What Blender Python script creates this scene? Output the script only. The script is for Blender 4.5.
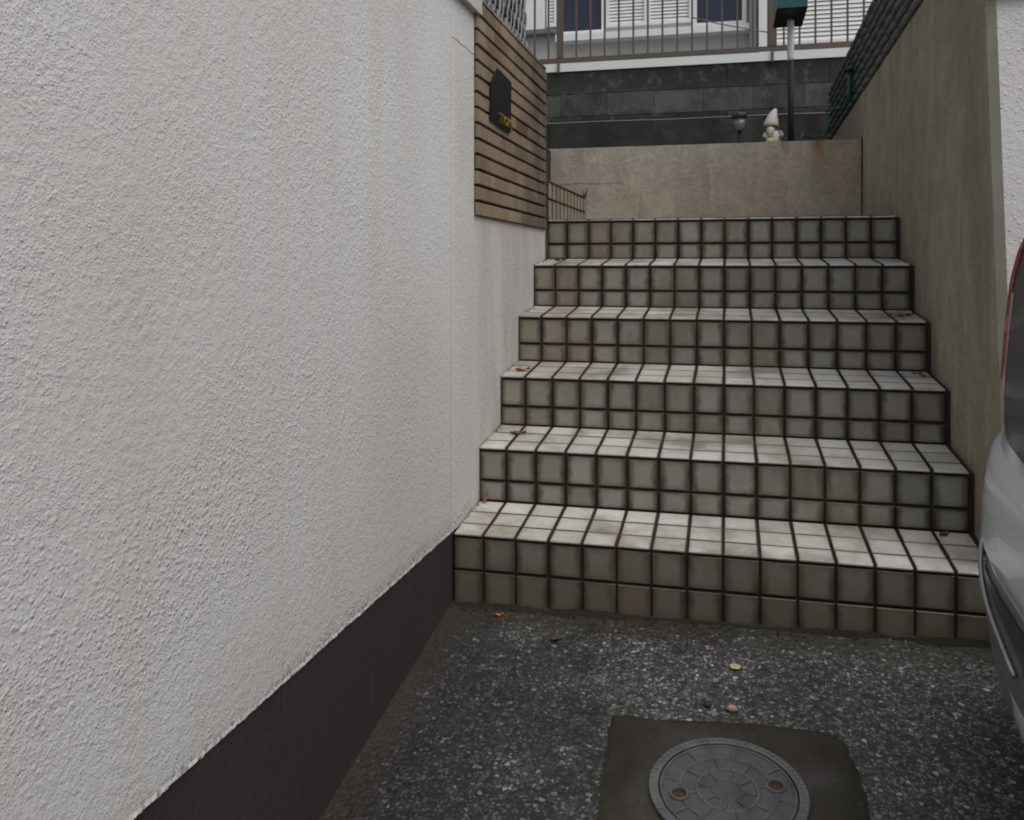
import bpy, bmesh, math, random
import numpy as np
from mathutils import Vector, Matrix
R = math.radians
random.seed(7); rng = np.random.default_rng(7)
for o in list(bpy.data.objects): bpy.data.objects.remove(o)
S = bpy.context.scene
C = S.collection

# ---------------------------------------------------------------- camera, sky, sun, exposure
# eye of the photographer = world origin; X runs along the steps, Y up the stairway, Z up (metres)
cd = bpy.data.cameras.new('camera'); cam = bpy.data.objects.new('camera', cd); C.objects.link(cam)
cam.rotation_euler = (R(90), 0, 0.2421)
cd.sensor_width = 36; cd.lens = 36*873.3/1024
cd.shift_y = -(410-265.4)/1024
cd.clip_end = 500; cd.clip_start = .05
S.camera = cam
W = bpy.data.worlds.new('World'); S.world = W; W.use_nodes = True
nt = W.node_tree; bg = nt.nodes['Background']
sky = nt.nodes.new('ShaderNodeTexSky'); sky.sky_type = 'NISHITA'; sky.sun_disc = False
SUN_EL, SUN_AZ = R(60), R(118)      # azimuth clockwise from +Y
sky.sun_elevation = SUN_EL; sky.sun_rotation = SUN_AZ
sky.air_density = 1.0; sky.dust_density = 4.0; sky.ozone_density = 1.0
hs = nt.nodes.new('ShaderNodeHueSaturation'); hs.inputs['Saturation'].default_value = .22
nt.links.new(sky.outputs[0], hs.inputs['Color']); nt.links.new(hs.outputs[0], bg.inputs[0])
bg.inputs[1].default_value = .10
sl = bpy.data.lights.new('overcast_sun', 'SUN'); sl.energy = 1.1; sl.angle = R(60); sl.color = (1, .98, .945)
so = bpy.data.objects.new('overcast_sun', sl); C.objects.link(so)
sd = Vector((math.sin(SUN_AZ)*math.cos(SUN_EL), math.cos(SUN_AZ)*math.cos(SUN_EL), math.sin(SUN_EL)))
so.rotation_euler = sd.to_track_quat('Z', 'Y').to_euler()
S.view_settings.view_transform = 'Standard'; S.view_settings.look = 'None'
S.view_settings.gamma = 1; S.view_settings.use_curve_mapping = False
S.view_settings.exposure = 0.37
S.render.engine = 'CYCLES'; S.cycles.filter_width = 1.9

# ---------------------------------------------------------------- material helpers
class NT:
    def __init__(s, name):
        s.m = bpy.data.materials.new(name); s.m.use_nodes = True
        s.t = s.m.node_tree; s.b = s.t.nodes['Principled BSDF']
        s.co = s.t.nodes.new('ShaderNodeNewGeometry').outputs['Position']
    def lk(s, a, b): s.t.links.new(a, b)
    def inp(s, sock, v):
        if isinstance(v, bpy.types.NodeSocket): s.lk(v, sock)
        elif isinstance(v, (int, float)): sock.default_value = v
        else: sock.default_value = (*v, 1) if len(v) == 3 and sock.type == 'RGBA' else v
    def mp(s, scale=(1, 1, 1), rot=(0, 0, 0), v=None):
        n = s.t.nodes.new('ShaderNodeMapping'); s.lk(v or s.co, n.inputs[0])
        n.inputs['Scale'].default_value = scale; n.inputs['Rotation'].default_value = rot
        return n.outputs[0]
    def noise(s, sc, det=4, rough=.55, v=None, dist=0):
        n = s.t.nodes.new('ShaderNodeTexNoise'); s.lk(v or s.co, n.inputs['Vector'])
        n.inputs['Scale'].default_value = sc; n.inputs['Detail'].default_value = det
        n.inputs['Roughness'].default_value = rough; n.inputs['Distortion'].default_value = dist
        return n.outputs['Fac']
    def vor(s, sc, v=None, out='Distance', feat='F1', rnd=1):
        n = s.t.nodes.new('ShaderNodeTexVoronoi'); n.feature = feat; s.lk(v or s.co, n.inputs['Vector'])
        n.inputs['Scale'].default_value = sc; n.inputs['Randomness'].default_value = rnd
        return n.outputs[out]
    def ramp(s, f, stops, interp='LINEAR'):
        n = s.t.nodes.new('ShaderNodeValToRGB'); s.lk(f, n.inputs[0]); n.color_ramp.interpolation = interp
        e = n.color_ramp.elements
        while len(e) < len(stops): e.new(.5)
        for k, (p, c) in enumerate(stops):
            e[k].position = p; e[k].color = (c, c, c, 1) if isinstance(c, (int, float)) else (*c, 1)
        return n.outputs[0]
    def mix(s, f, a, b, mode='MIX'):
        n = s.t.nodes.new('ShaderNodeMix'); n.data_type = 'RGBA'; n.blend_type = mode
        s.inp(n.inputs[0], f); s.inp(n.inputs[6], a); s.inp(n.inputs[7], b)
        return n.outputs[2]
    def math(s, op, a, b=0.0, c=None):
        n = s.t.nodes.new('ShaderNodeMath'); n.operation = op
        s.inp(n.inputs[0], a); s.inp(n.inputs[1], b)
        if c is not None: s.inp(n.inputs[2], c)
        return n.outputs[0]
    def attr(s, name):
        n = s.t.nodes.new('ShaderNodeAttribute'); n.attribute_name = name; return n.outputs['Fac']
    def sep(s, v):
        n = s.t.nodes.new('ShaderNodeSeparateXYZ'); s.lk(v, n.inputs[0]); return n.outputs
    def uv(s):
        return s.t.nodes.new('ShaderNodeTexCoord').outputs['UV']
    def bump(s, h, dist, strength=1, chain=None):
        n = s.t.nodes.new('ShaderNodeBump'); s.inp(n.inputs['Height'], h)
        n.inputs['Distance'].default_value = dist; n.inputs['Strength'].default_value = strength
        if chain: s.lk(chain, n.inputs['Normal'])
        return n.outputs[0]
    def out(s, col, rough=.8, normal=None, metal=0, spec=.5):
        s.inp(s.b.inputs['Base Color'], col); s.inp(s.b.inputs['Roughness'], rough)
        s.inp(s.b.inputs['Metallic'], metal); s.inp(s.b.inputs['Specular IOR Level'], spec)
        if normal: s.lk(normal, s.b.inputs['Normal'])
        return s.m

def plain(name, col, rough=.6, metal=0, var=.12, sc=6, bump=0, spec=.5, coat=0):
    n = NT(name)
    f = n.noise(sc, 5)
    c = n.mix(f, tuple(x*(1-var) for x in col), tuple(min(1, x*(1+var)) for x in col))
    nb = n.bump(n.noise(sc*25, 3), bump) if bump else None
    m = n.out(c, n.math('MULTIPLY_ADD', f, .15, rough-.07), nb, metal, spec)
    if coat: n.b.inputs['Coat Weight'].default_value = coat; n.b.inputs['Coat Roughness'].default_value = .08
    return m

def stucco_mat():
    n = NT('white_stucco')
    z = n.sep(n.co)[2]
    big = n.noise(1.3, 4, .6)
    streak = n.noise(1.0, 4, .6, n.mp((9, 9, .35)))
    c = n.mix(n.ramp(big, [(.3, 0), (.7, 1)]), (.535, .512, .492), (.605, .60, .588))
    c = n.mix(n.math('MULTIPLY', n.ramp(streak, [(.48, 0), (.75, 1)]), .35), c, (.50, .47, .42))
    y = n.sep(n.co)[1]
    def band(v, a, b):
        m = n.t.nodes.new('ShaderNodeMapRange'); n.lk(v, m.inputs[0]); m.inputs[1].default_value = a; m.inputs[2].default_value = b; return m.outputs[0]
    st2 = n.ramp(n.noise(1, 5, .7, n.mp((1, 6, .8)), .6), [(.40, 0), (.70, 1)])
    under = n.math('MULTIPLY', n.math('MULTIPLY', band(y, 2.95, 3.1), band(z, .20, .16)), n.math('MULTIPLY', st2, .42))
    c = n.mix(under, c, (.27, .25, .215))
    pale = n.math('MULTIPLY', n.math('MULTIPLY', band(y, 2.28, 2.48), band(y, 2.76, 2.70)), n.math('MULTIPLY', band(z, -.3, .25), .55))
    c = n.mix(pale, c, (.66, .665, .67))
    edge = n.math('MULTIPLY', band(n.math('ADD', z, n.math('MULTIPLY_ADD', n.noise(7, 3), .05, -.025)), -.805, -.835), n.ramp(n.noise(90, 3, .7), [(.50, 0), (.60, 1)]))
    c = n.mix(n.math('MULTIPLY', n.math('MULTIPLY', edge, band(y, 3, 2.9)), .8), c, (.09, .08, .065))
    low = n.math('MULTIPLY', band(n.math('ADD', z, n.math('MULTIPLY_ADD', n.noise(2.5, 4), .4, -.2)), -.45, -.95), .22)
    c = n.mix(low, c, (.36, .34, .32))
    speck = n.ramp(n.noise(55, 2), [(.68, 0), (.75, 1)])
    c = n.mix(n.math('MULTIPLY', speck, .35), c, (.36, .34, .31))
    warp = n.noise(30, 2)
    wv = n.mix(.010, n.co, n.t.nodes.new('ShaderNodeTexNoise').outputs['Color'], 'ADD')
    h = None
    for sc, p_, wt in ((70, 3.2, .80), (120, 1.7, .62), (210, 1.0, .34)):
        fall = n.ramp(n.vor(sc, wv), [(.02, 1), (.52, 0)], 'EASE')
        ht = n.math('POWER', n.sep(n.vor(sc, wv, 'Color'))[0], p_)
        q = n.math('MULTIPLY', n.math('MULTIPLY', fall, ht), wt)
        h = q if h is None else n.math('ADD', h, q)
    patch = n.ramp(n.noise(3.0, 4, .65), [(.35, .45), (.65, 1)])
    h = n.math('ADD', n.math('MULTIPLY', h, patch), n.math('MULTIPLY', n.noise(46, 5, .62), .75))
    nb = n.bump(h, .0047, 1)
    return n.out(c, .72, nb, spec=.35)

def concrete_mat(name, a, b, stain, streak_amt=.5, green=None, rust=None, blocks=False, bd=.0015, fine=90):
    n = NT(name)
    big = n.noise(1.6, 5, .62)
    c = n.mix(n.ramp(big, [(.3, 0), (.7, 1)]), a, b)
    st = n.noise(1, 5, .65, n.mp((4.2, 4.2, .55)), .8)
    c = n.mix(n.math('MULTIPLY', n.ramp(st, [(.46, 0), (.70, 1)]), streak_amt), c, stain)
    b2 = n.noise(6.5, 6, .7)
    c = n.mix(n.math('MULTIPLY', n.ramp(b2, [(.42, 1), (.58, 0)]), .32), c, tuple(x*.62 for x in a))
    if green:
        g = n.ramp(n.noise(3.2, 5, .7), [(.5, 0), (.72, 1)])
        c = n.mix(n.math('MULTIPLY', g, .7), c, green)
    mo = n.noise(fine, 3, .7)
    c = n.mix(n.math('MULTIPLY', n.ramp(mo, [(.35, 1), (.55, 0)]), .35), c, tuple(x*.55 for x in a))
    if rust:
        x, y, z = n.sep(n.co)
        for (xc, w, z0, z1, k) in rust:
            wob = n.math('MULTIPLY_ADD', n.noise(5, 3), .10, -.05)
            d = n.math('ABSOLUTE', n.math('SUBTRACT', n.math('ADD', x, wob), xc))
            fx = n.math('POWER', n.math('SUBTRACT', 1, n.math('MINIMUM', n.math('DIVIDE', d, w), 1)), .6)
            mr = n.t.nodes.new('ShaderNodeMapRange'); n.lk(z, mr.inputs[0])
            mr.inputs[1].default_value = z0; mr.inputs[2].default_value = z1
            f = n.math('MULTIPLY', n.math('MULTIPLY', fx, mr.outputs[0]), n.math('MULTIPLY', n.ramp(n.noise(14, 4), [(.3, .3), (.6, 1)]), k))
            c = n.mix(f, c, (.27, .115, .035))
    nb = n.bump(n.math('ADD', n.noise(fine, 4, .6), n.math('MULTIPLY', n.noise(9, 4), 1.5)), bd, 1)
    return n.out(c, .88, nb, spec=.3)

def tile_mat():
    n = NT('glazed_tile')
    t = n.attr('tint')
    c = n.mix(t, (.205, .198, .172), (.315, .307, .275))  # riser colour: grime, plus the stair's shade darkened into it
    c = n.mix(n.math('MULTIPLY', n.math('SUBTRACT', 1, n.attr('grime')), n.ramp(n.noise(3.1, 4, .6), [(.30, .60), (.52, 1)])), c, n.mix(t, (.42, .40, .35), (.63, .62, .595)))  # same tile on the treads, sky light painted in as a paler colour
    u, v, _ = n.sep(n.uv())
    eu = n.math('MINIMUM', u, n.math('SUBTRACT', 1, u)); ev = n.math('MINIMUM', v, n.math('SUBTRACT', 1, v))
    e = n.math('MINIMUM', eu, ev)
    e = n.math('ADD', e, n.math('MULTIPLY_ADD', n.noise(28, 4, .65), .22, -.11))
    wz = n.ramp(n.math('ADD', n.noise(1.5, 5, .7), n.math('MULTIPLY', n.sep(n.co)[0], -.16)), [(.52, 0), (.66, 1)])
    c = n.mix(n.math('MULTIPLY', wz, .55), c, n.mix(n.noise(18, 4, .7, n.mp((1, .3, 1))), (.20, .165, .11), (.34, .30, .23)))
    vj = n.math('ADD', eu, n.math('MULTIPLY_ADD', n.noise(17, 5, .7), .5, -.27))
    c = n.mix(n.math('MULTIPLY', n.ramp(e, [(0.0, .75), (.07, .32), (.22, 0)]), n.math('MULTIPLY_ADD', n.attr('grime'), .7, .3)), c, (.085, .072, .052))
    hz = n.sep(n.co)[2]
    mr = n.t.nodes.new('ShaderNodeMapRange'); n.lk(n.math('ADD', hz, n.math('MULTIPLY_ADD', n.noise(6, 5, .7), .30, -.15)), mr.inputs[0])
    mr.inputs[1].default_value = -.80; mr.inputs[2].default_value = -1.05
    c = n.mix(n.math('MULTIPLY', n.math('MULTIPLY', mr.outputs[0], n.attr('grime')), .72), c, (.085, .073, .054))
    c = n.mix(n.math('MULTIPLY', n.ramp(vj, [(0.0, 1), (.22, 0)]), n.math('MULTIPLY', n.attr('grime'), .92)), c, (.045, .037, .026))
    raw = n.math('MINIMUM', eu, ev)
    c = n.mix(n.ramp(raw, [(0.008, 1), (.035, 0)]), c, (.032, .026, .018))
    d = n.ramp(n.noise(4.2, 5, .68, n.mp((1, 1, .6))), [(.47, 0), (.68, 1)])
    c = n.mix(n.math('MULTIPLY', d, .74), c, (.15, .122, .083))
    sp = n.ramp(n.noise(60, 3, .7), [(.66, 0), (.72, 1)])
    c = n.mix(n.math('MULTIPLY', sp, .4), c, (.14, .11, .08))
    ro = n.ramp(n.noise(9, 3), [(.3, .28), (.7, .5)])
    nb = n.bump(n.noise(22, 3), .0012, .6)
    return n.out(c, ro, nb, spec=.45)

def ground_mat():
    n = NT('exposed_aggregate')
    wv = n.mix(.009, n.co, n.t.nodes.new('ShaderNodeTexNoise').outputs['Color'], 'ADD')
    col = n.vor(78, wv, 'Color'); dst = n.vor(78, wv, 'Distance')
    val = n.sep(col)[0]; hue = n.sep(col)[1]
    peb = n.ramp(val, [(0, .018), (.30, .030), (.52, .066), (.74, .135), (.90, .27), (1, .44)])
    peb = n.mix(n.math('MULTIPLY', hue, .35), peb, n.mix(.35, peb, (.060, .058, .058)))
    c2 = n.vor(150, wv, 'Color'); p2 = n.ramp(n.sep(c2)[0], [(0, .020), (.30, .045), (.70, .115), (1, .27)])
    peb = n.mix(n.ramp(n.noise(40, 2), [(.46, 0), (.52, 1)]), peb, p2)
    mask = n.ramp(n.math('ADD', n.vor(78, wv, 'Distance', 'DISTANCE_TO_EDGE'), n.math('MULTIPLY_ADD', n.noise(120, 2), .14, -.07)), [(.05, 1), (.12, 0)])
    c = n.mix(mask, peb, (.030, .028, .026))
    big = n.noise(2.1, 5, .65)
    wet = n.ramp(n.math('ADD', big, n.math('MULTIPLY', n.sep(n.co)[0], .22)), [(.37, .36), (.57, 1.0)])
    c = n.mix(1, c, wet, 'MULTIPLY')
    x, y, z = n.sep(n.co)
    # earth and moss gathered in the gutter under the first riser
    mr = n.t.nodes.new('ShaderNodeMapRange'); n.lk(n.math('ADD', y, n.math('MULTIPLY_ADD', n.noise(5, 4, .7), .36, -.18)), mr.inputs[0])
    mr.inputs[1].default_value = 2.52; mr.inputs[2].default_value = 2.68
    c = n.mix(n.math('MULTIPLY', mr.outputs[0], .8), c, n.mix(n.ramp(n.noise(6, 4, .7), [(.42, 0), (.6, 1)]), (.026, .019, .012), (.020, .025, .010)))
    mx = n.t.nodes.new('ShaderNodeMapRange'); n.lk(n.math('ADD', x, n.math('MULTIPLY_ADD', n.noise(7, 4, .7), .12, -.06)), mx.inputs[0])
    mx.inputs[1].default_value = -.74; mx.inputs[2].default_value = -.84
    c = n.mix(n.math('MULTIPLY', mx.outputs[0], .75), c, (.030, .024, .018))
    h = n.math('SUBTRACT', 1, n.math('MULTIPLY', dst, 1.3))
    nb = n.bump(n.math('ADD', h, n.math('MULTIPLY', n.noise(260, 2), .6)), .0014, 1)
    ro = n.ramp(n.noise(3, 3), [(.35, .42), (.65, .65)])
    return n.out(c, ro, nb, spec=.5)

def brick_mat():
    n = NT('brown_border_tile')
    t = n.attr('tint')
    c = n.ramp(t, [(0, (.12, .083, .058)), (.25, (.20, .146, .100)), (.65, (.25, .186, .128)), (1, (.29, .225, .158))])
    g = n.ramp(n.noise(5, 5, .7, n.mp((1, 1.2, .7))), [(.45, 0), (.68, 1)])
    c = n.mix(n.math('MULTIPLY', g, .55), c, n.mix(n.noise(45, 3, .7), (.05, .042, .036), (.10, .08, .062)))
    y = n.sep(n.co)[1]
    mr = n.t.nodes.new('ShaderNodeMapRange'); n.lk(n.math('ADD', y, n.math('MULTIPLY_ADD', n.noise(6, 4), .6, -.3)), mr.inputs[0])
    mr.inputs[1].default_value = 3.55; mr.inputs[2].default_value = 3.95
    c = n.mix(n.math('MULTIPLY', mr.outputs[0], n.ramp(n.noise(7, 5, .7), [(.35, .35), (.6, .9)])), c, (.070, .056, .046))
    nb = n.bump(n.noise(110, 4, .65), .0022, 1)
    return n.out(c, .82, nb, spec=.3)

def plinth_mat():
    n = NT('brown_painted_plinth')
    c = n.mix(n.noise(3, 5, .6, n.mp((2, 2, .6))), (.024, .0185, .018), (.049, .040, .038))
    c = n.mix(n.math('MULTIPLY', n.ramp(n.noise(8, 4, .7, n.mp((3, 3, .4))), [(.58, 0), (.75, 1)]), .5), c, (.080, .066, .060))
    c = n.mix(n.math('MULTIPLY', n.ramp(n.noise(150, 2), [(.66, 0), (.72, 1)]), .5), c, (.10, .09, .085))
    nb = n.bump(n.noise(90, 5, .7), .004, 1)
    return n.out(c, .6, nb, spec=.4)

def patch_mat():
    n = NT('wet_mortar')
    f = n.noise(5, 5, .68)
    c = n.mix(n.ramp(f, [(.35, 0), (.65, 1)]), (.014, .0095, .005), (.048, .043, .037))
    pd = n.sep(n.co); bord = n.math('MAXIMUM', n.math('ABSOLUTE', n.math('SUBTRACT', pd[0], .005)), n.math('ABSOLUTE', n.math('SUBTRACT', pd[1], 1.965)))
    c = n.mix(n.ramp(n.math('ADD', bord, n.math('MULTIPLY_ADD', n.noise(11, 5, .7), .16, -.08)), [(.20, 0), (.27, .85)]), c, (.016, .013, .007))
    c = n.mix(n.math('MULTIPLY', n.ramp(n.noise(70, 3, .7), [(.62, 0), (.75, 1)]), .5), c, (.085, .08, .075))
    c = n.mix(n.math('MULTIPLY', n.ramp(n.noise(7, 4), [(.55, 0), (.7, 1)]), .5), c, (.024, .026, .010))
    nb = n.bump(n.noise(60, 4, .7), .002, 1)
    return n.out(c, .62, nb, spec=.4)

def iron_mat(name='cast_iron', k=1.0):
    n = NT(name)
    c = n.mix(n.ramp(n.noise(16, 5, .7), [(.35, 0), (.7, 1)]), tuple(x*k for x in (.075, .077, .080)), tuple(x*k for x in (.130, .134, .140)))
    c = n.mix(n.math('MULTIPLY', n.ramp(n.noise(11, 4), [(.56, 0), (.72, 1)]), .5), c, (.06, .04, .025))
    nb = n.bump(n.noise(220, 3, .7), .0012, 1)
    return n.out(c, .55, nb, .25)

def block_mat():
    n = NT('sooty_block')
    t = n.attr('tint')
    c = n.mix(t, (.075, .076, .074), (.15, .15, .145))
    st = n.ramp(n.noise(1, 5, .72, n.mp((3.2, 3.2, 1.6)), .5), [(.40, 0), (.60, 1)])
    z = n.sep(n.co)[2]; zm = n.ramp(n.math('SUBTRACT', n.math('ADD', z, n.math('MULTIPLY_ADD', n.noise(5, 5, .7), .20, -.10)), 1.0), [(.22, .9), (.27, .25), (.40, .15), (.45, .75), (.60, .95)])
    c = n.mix(n.math('MULTIPLY', n.math('MAXIMUM', n.math('MULTIPLY', st, .7), zm), .85), c, (.020, .020, .018))
    c = n.mix(n.math('MULTIPLY', n.ramp(n.noise(9, 5, .7), [(.54, 0), (.70, 1)]), .5), c, (.19, .19, .185))
    nb = n.bump(n.noise(120, 4, .6), .002, 1)
    return n.out(c, .9, nb, spec=.25)

M = dict(
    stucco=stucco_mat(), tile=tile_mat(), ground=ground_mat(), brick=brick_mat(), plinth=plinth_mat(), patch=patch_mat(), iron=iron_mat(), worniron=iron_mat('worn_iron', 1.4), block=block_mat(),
    footing=concrete_mat('sooty_footing', (.028, .028, .027), (.055, .055, .052), (.016, .016, .015), .8, green=(.085, .085, .08), bd=.003),
    grout=plain('dark_grout', (.032, .026, .018), .85, var=.5, sc=14, bump=.001),
    groove=plain('brown_groove', (.028, .018, .012), .9, var=.3),
    side=concrete_mat('stained_concrete', (.37, .325, .245), (.52, .475, .38), (.225, .19, .13), .7, green=(.25, .225, .12), bd=.009, fine=80),
    back=concrete_mat('landing_concrete', (.36, .322, .27), (.47, .43, .37), (.25, .22, .18), .6, rust=[(.515, .045, .46, .72, 1.2), (.335, .03, .64, .73, .7), (.66, .14, .2, .74, .2), (.40, .10, .55, .74, .25)], bd=.004, fine=45),
    strip=plain('mossy_mortar', (.33, .325, .265), .9, var=.3, sc=9, bump=.002),
    coping=plain('coping_render', (.46, .45, .43), .9, var=.15, sc=5, bump=.002),
    soil=plain('garden_soil', (.020, .0155, .010), .95, var=.4, sc=10, bump=.01),
    asphalt=plain('street_asphalt', (.05, .05, .05), .85, var=.2, sc=3, bump=.003),
    yard=plain('yard_concrete', (.25, .24, .23), .9, var=.15),
    white=plain('white_paint', (.80, .81, .81), .5, var=.05), dullwhite=plain('dull_white_paint', (.58, .59, .59), .6, var=.06),
    housegrey=plain('pale_grey_render', (.42, .42, .415), .85, var=.06),
    navy=plain('dark_window_glass', (.020, .026, .052), .12, var=.2),
    railbrown=plain('bronze_rail_paint', (.115, .088, .068), .5, var=.15), black=plain('black_plastic', (.016, .017, .020), .5, var=.3),
    fence=plain('black_weave_plastic', (.145, .150, .165), .42, var=.35, sc=12), fenceback=plain('black_mesh', (.010, .010, .012), .7, var=.2),
    sign=plain('black_slate_plate', (.007, .007, .008), .6, var=.25, sc=30, spec=.25), gilt=plain('gilt_letter', (.40, .28, .08), .35, .6, .15),
    teal=plain('teal_metal', (.010, .085, .095), .4, var=.2), poleblack=plain('black_pole_paint', (.010, .013, .012), .8, var=.3),
    polewhite=plain('wrapped_white_pole', (.74, .74, .74), .5, var=.3, sc=25, bump=.004), cream=plain('worn_white_resin', (.56, .54, .50), .6, var=.12, sc=20),
    resinbrown=plain('faded_brown_resin', (.22, .15, .09), .7, var=.3, sc=30), resinyellow=plain('faded_yellow_resin', (.45, .40, .24), .7, var=.2, sc=30),
    resingrey=plain('grey_resin', (.25, .27, .28), .7, var=.2, sc=30),
    hose=plain('green_hose', (.008, .115, .065), .35, var=.2), lens=plain('frosted_lens', (.13, .14, .14), .25, var=.25, sc=30),
    cable=plain('grey_cable', (.16, .165, .17), .6, var=.1),
    leaf=plain('rust_leaf', (.33, .125, .035), .7, var=.4, sc=40), rust=plain('rusty_hole', (.075, .034, .020), .9, var=.6, sc=60), leafdark=plain('brown_leaf', (.12, .06, .03), .8, var=.4, sc=40),
    petal=plain('pale_yellow_petal', (.52, .47, .20), .7, var=.2, sc=40), stone=plain('pink_stone', (.42, .27, .21), .8, var=.2, sc=60),
    twig=plain('dry_twig', (.055, .040, .024), .9, var=.3), chip=plain('rust_chip', (.16, .065, .03), .9, var=.3),
    silver=plain('silver_car_paint', (.84, .895, .955), .26, .25, .03, coat=.6), redlens=plain('red_lamp_lens', (.60, .006, .030), .15, var=.1, coat=.5),
    smoke=plain('smoked_lamp_lens', (.065, .065, .064), .30, var=.12, coat=.3), shadesilver=plain('shaded_silver_paint', (.19, .20, .21), .40, var=.15, bump=.0004),  # second one is the silver paint darkened to carry shade
    chrome=plain('chrome_strip', (.45, .46, .47), .3, .8, .05), glass=plain('tinted_glass', (.015, .017, .018), .08, var=.1), rubber=plain('tyre_rubber', (.02, .02, .02), .8, var=.2),
    shadowgap=plain('panel_gap', (.01, .01, .01), .9, var=.1),
)

# ---------------------------------------------------------------- mesh builder
class MB:
    def __init__(s): s.v = []; s.f = []; s.t = []; s.uv = []; s.mi = []; s.sm = []; s.cur = 0; s.grime = 1.0
    def face(s, pts, tint=.5, uv=None, smooth=False):
        b = len(s.v); s.v += [tuple(p) for p in pts]; s.f.append(tuple(range(b, b+len(pts))))
        s.t.append(tint); s.uv.append(uv or [(.5, .5)]*len(pts)); s.mi.append(s.cur); s.sm.append(smooth)
    def add(s, verts, faces, tint=.5, smooth=False):
        b = len(s.v); s.v += [tuple(p) for p in verts]
        for f in faces:
            s.f.append(tuple(b+i for i in f)); s.t.append(tint); s.uv.append([(.5, .5)]*len(f)); s.mi.append(s.cur); s.sm.append(smooth)
    def hexa(s, P, tint=.5):            # 8 corners: bottom ring 0-3, top ring 4-7
        s.add(P, [(3, 2, 1, 0), (4, 5, 6, 7), (0, 1, 5, 4), (1, 2, 6, 5), (2, 3, 7, 6), (3, 0, 4, 7)], tint)
    def box(s, x0, x1, y0, y1, z0, z1, tint=.5):
        s.hexa([(x0, y0, z0), (x1, y0, z0), (x1, y1, z0), (x0, y1, z0), (x0, y0, z1), (x1, y0, z1), (x1, y1, z1), (x0, y1, z1)], tint)
    def prism(s, poly, axis, a0, a1, tint=.5):   # polygon extruded along an axis ('x','y','z')
        def P(p, a): return {'x': (a, p[0], p[1]), 'y': (p[0], a, p[1]), 'z': (p[0], p[1], a)}[axis]
        n = len(poly); V = [P(p, a0) for p in poly]+[P(p, a1) for p in poly]
        s.add(V, [tuple(range(n-1, -1, -1)), tuple(range(n, 2*n))]+[(i, (i+1) % n, n+(i+1) % n, n+i) for i in range(n)], tint)
    def slab(s, o, u, v, n, w, h, t, ch, tint=.5, nose=False):   # chamfered tile: corner o, in-plane unit dirs u,v, normal n
        o, u, v, n = Vector(o), Vector(u), Vector(v), Vector(n)
        a = [o, o+u*w, o+u*w+v*h, o+v*h]; b = [p+n*(t-ch) for p in a]
        i = [o+u*ch+v*ch, o+u*(w-ch)+v*ch, o+u*(w-ch)+v*(h-ch), o+u*ch+v*(h-ch)]; c = [p+n*t for p in i]
        E0 = [(0, 0), (1, 0), (1, 1), (0, 1)]; E1 = [(.02, .02), (.98, .02), (.98, .98), (.02, .98)]
        if nose: E0 = [(0, .30), (1, .30), (1, 1), (0, 1)]; E1 = [(.02, .32), (.98, .32), (.98, .98), (.02, .98)]
        s.face(c, tint, E1)
        for k in range(4):
            l = (k+1) % 4
            s.face([b[k], b[l], c[l], c[k]], tint, [E0[k], E0[l], E1[l], E1[k]])
            s.face([a[k], a[l], b[l], b[k]], tint, [E0[k], E0[l], E0[l], E0[k]])
    def tube(s, pts, r, n=8, cap=True, tint=.5):
        pts = [Vector(p) for p in pts]; rs = r if isinstance(r, (list, tuple)) else [r]*len(pts)
        rings = []
        for i, p in enumerate(pts):
            d = (pts[min(i+1, len(pts)-1)]-pts[max(i-1, 0)]).normalized()
            a = d.orthogonal().normalized() if i == 0 else (rings_a-d*rings_a.dot(d)).normalized()
            rings_a = a; b = d.cross(a)
            rings.append([p+(a*math.cos(2*math.pi*k/n)+b*math.sin(2*math.pi*k/n))*rs[i] for k in range(n)])
        V = [q for g in rings for q in g]; F = []
        for i in range(len(pts)-1):
            for k in range(n): F.append((i*n+k, i*n+(k+1) % n, (i+1)*n+(k+1) % n, (i+1)*n+k))
        if cap: F += [tuple(range(n-1, -1, -1)), tuple(range((len(pts)-1)*n, len(pts)*n))]
        s.add(V, F, tint, True)
    def lathe(s, o, prof, n=20, axis=Vector((0, 0, 1)), tint=.5, sx=1, sy=1):
        q = Vector((0, 0, 1)).rotation_difference(axis); V = []; F = []
        for (r, z) in prof:
            for k in range(n):
                a = 2*math.pi*k/n; V.append(Vector(o)+q@Vector((r*math.cos(a)*sx, r*math.sin(a)*sy, z)))
        for i in range(len(prof)-1):
            for k in range(n): F.append((i*n+k, i*n+(k+1) % n, (i+1)*n+(k+1) % n, (i+1)*n+k))
        F += [tuple(range(n-1, -1, -1)), tuple(range((len(prof)-1)*n, len(prof)*n))]
        s.add(V, F, tint, True)
    def grid(s, fn, nu, nv, tint=.5, smooth=True):
        V = [fn(i/nu, j/nv) for j in range(nv+1) for i in range(nu+1)]
        F = [(j*(nu+1)+i, j*(nu+1)+i+1, (j+1)*(nu+1)+i+1, (j+1)*(nu+1)+i) for j in range(nv) for i in range(nu)]
        s.add(V, F, tint, smooth)
    def build(s, name, mats, parent=None):
        off = Vector((0, 0, 0)); p = parent
        while p: off += p.location; p = p.parent
        me = bpy.data.meshes.new(name)
        me.from_pydata([(a-off.x, b-off.y, c-off.z) for a, b, c in s.v], [], s.f); me.update()
        if not isinstance(mats, (list, tuple)): mats = [mats]
        for m in mats: me.materials.append(m)
        me.polygons.foreach_set('material_index', s.mi); me.polygons.foreach_set('use_smooth', s.sm)
        ag = me.attributes.new('grime', 'FLOAT', 'FACE'); ag.data.foreach_set('value', [s.grime]*len(s.f))
        at = me.attributes.new('tint', 'FLOAT', 'FACE'); at.data.foreach_set('value', s.t)
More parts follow.
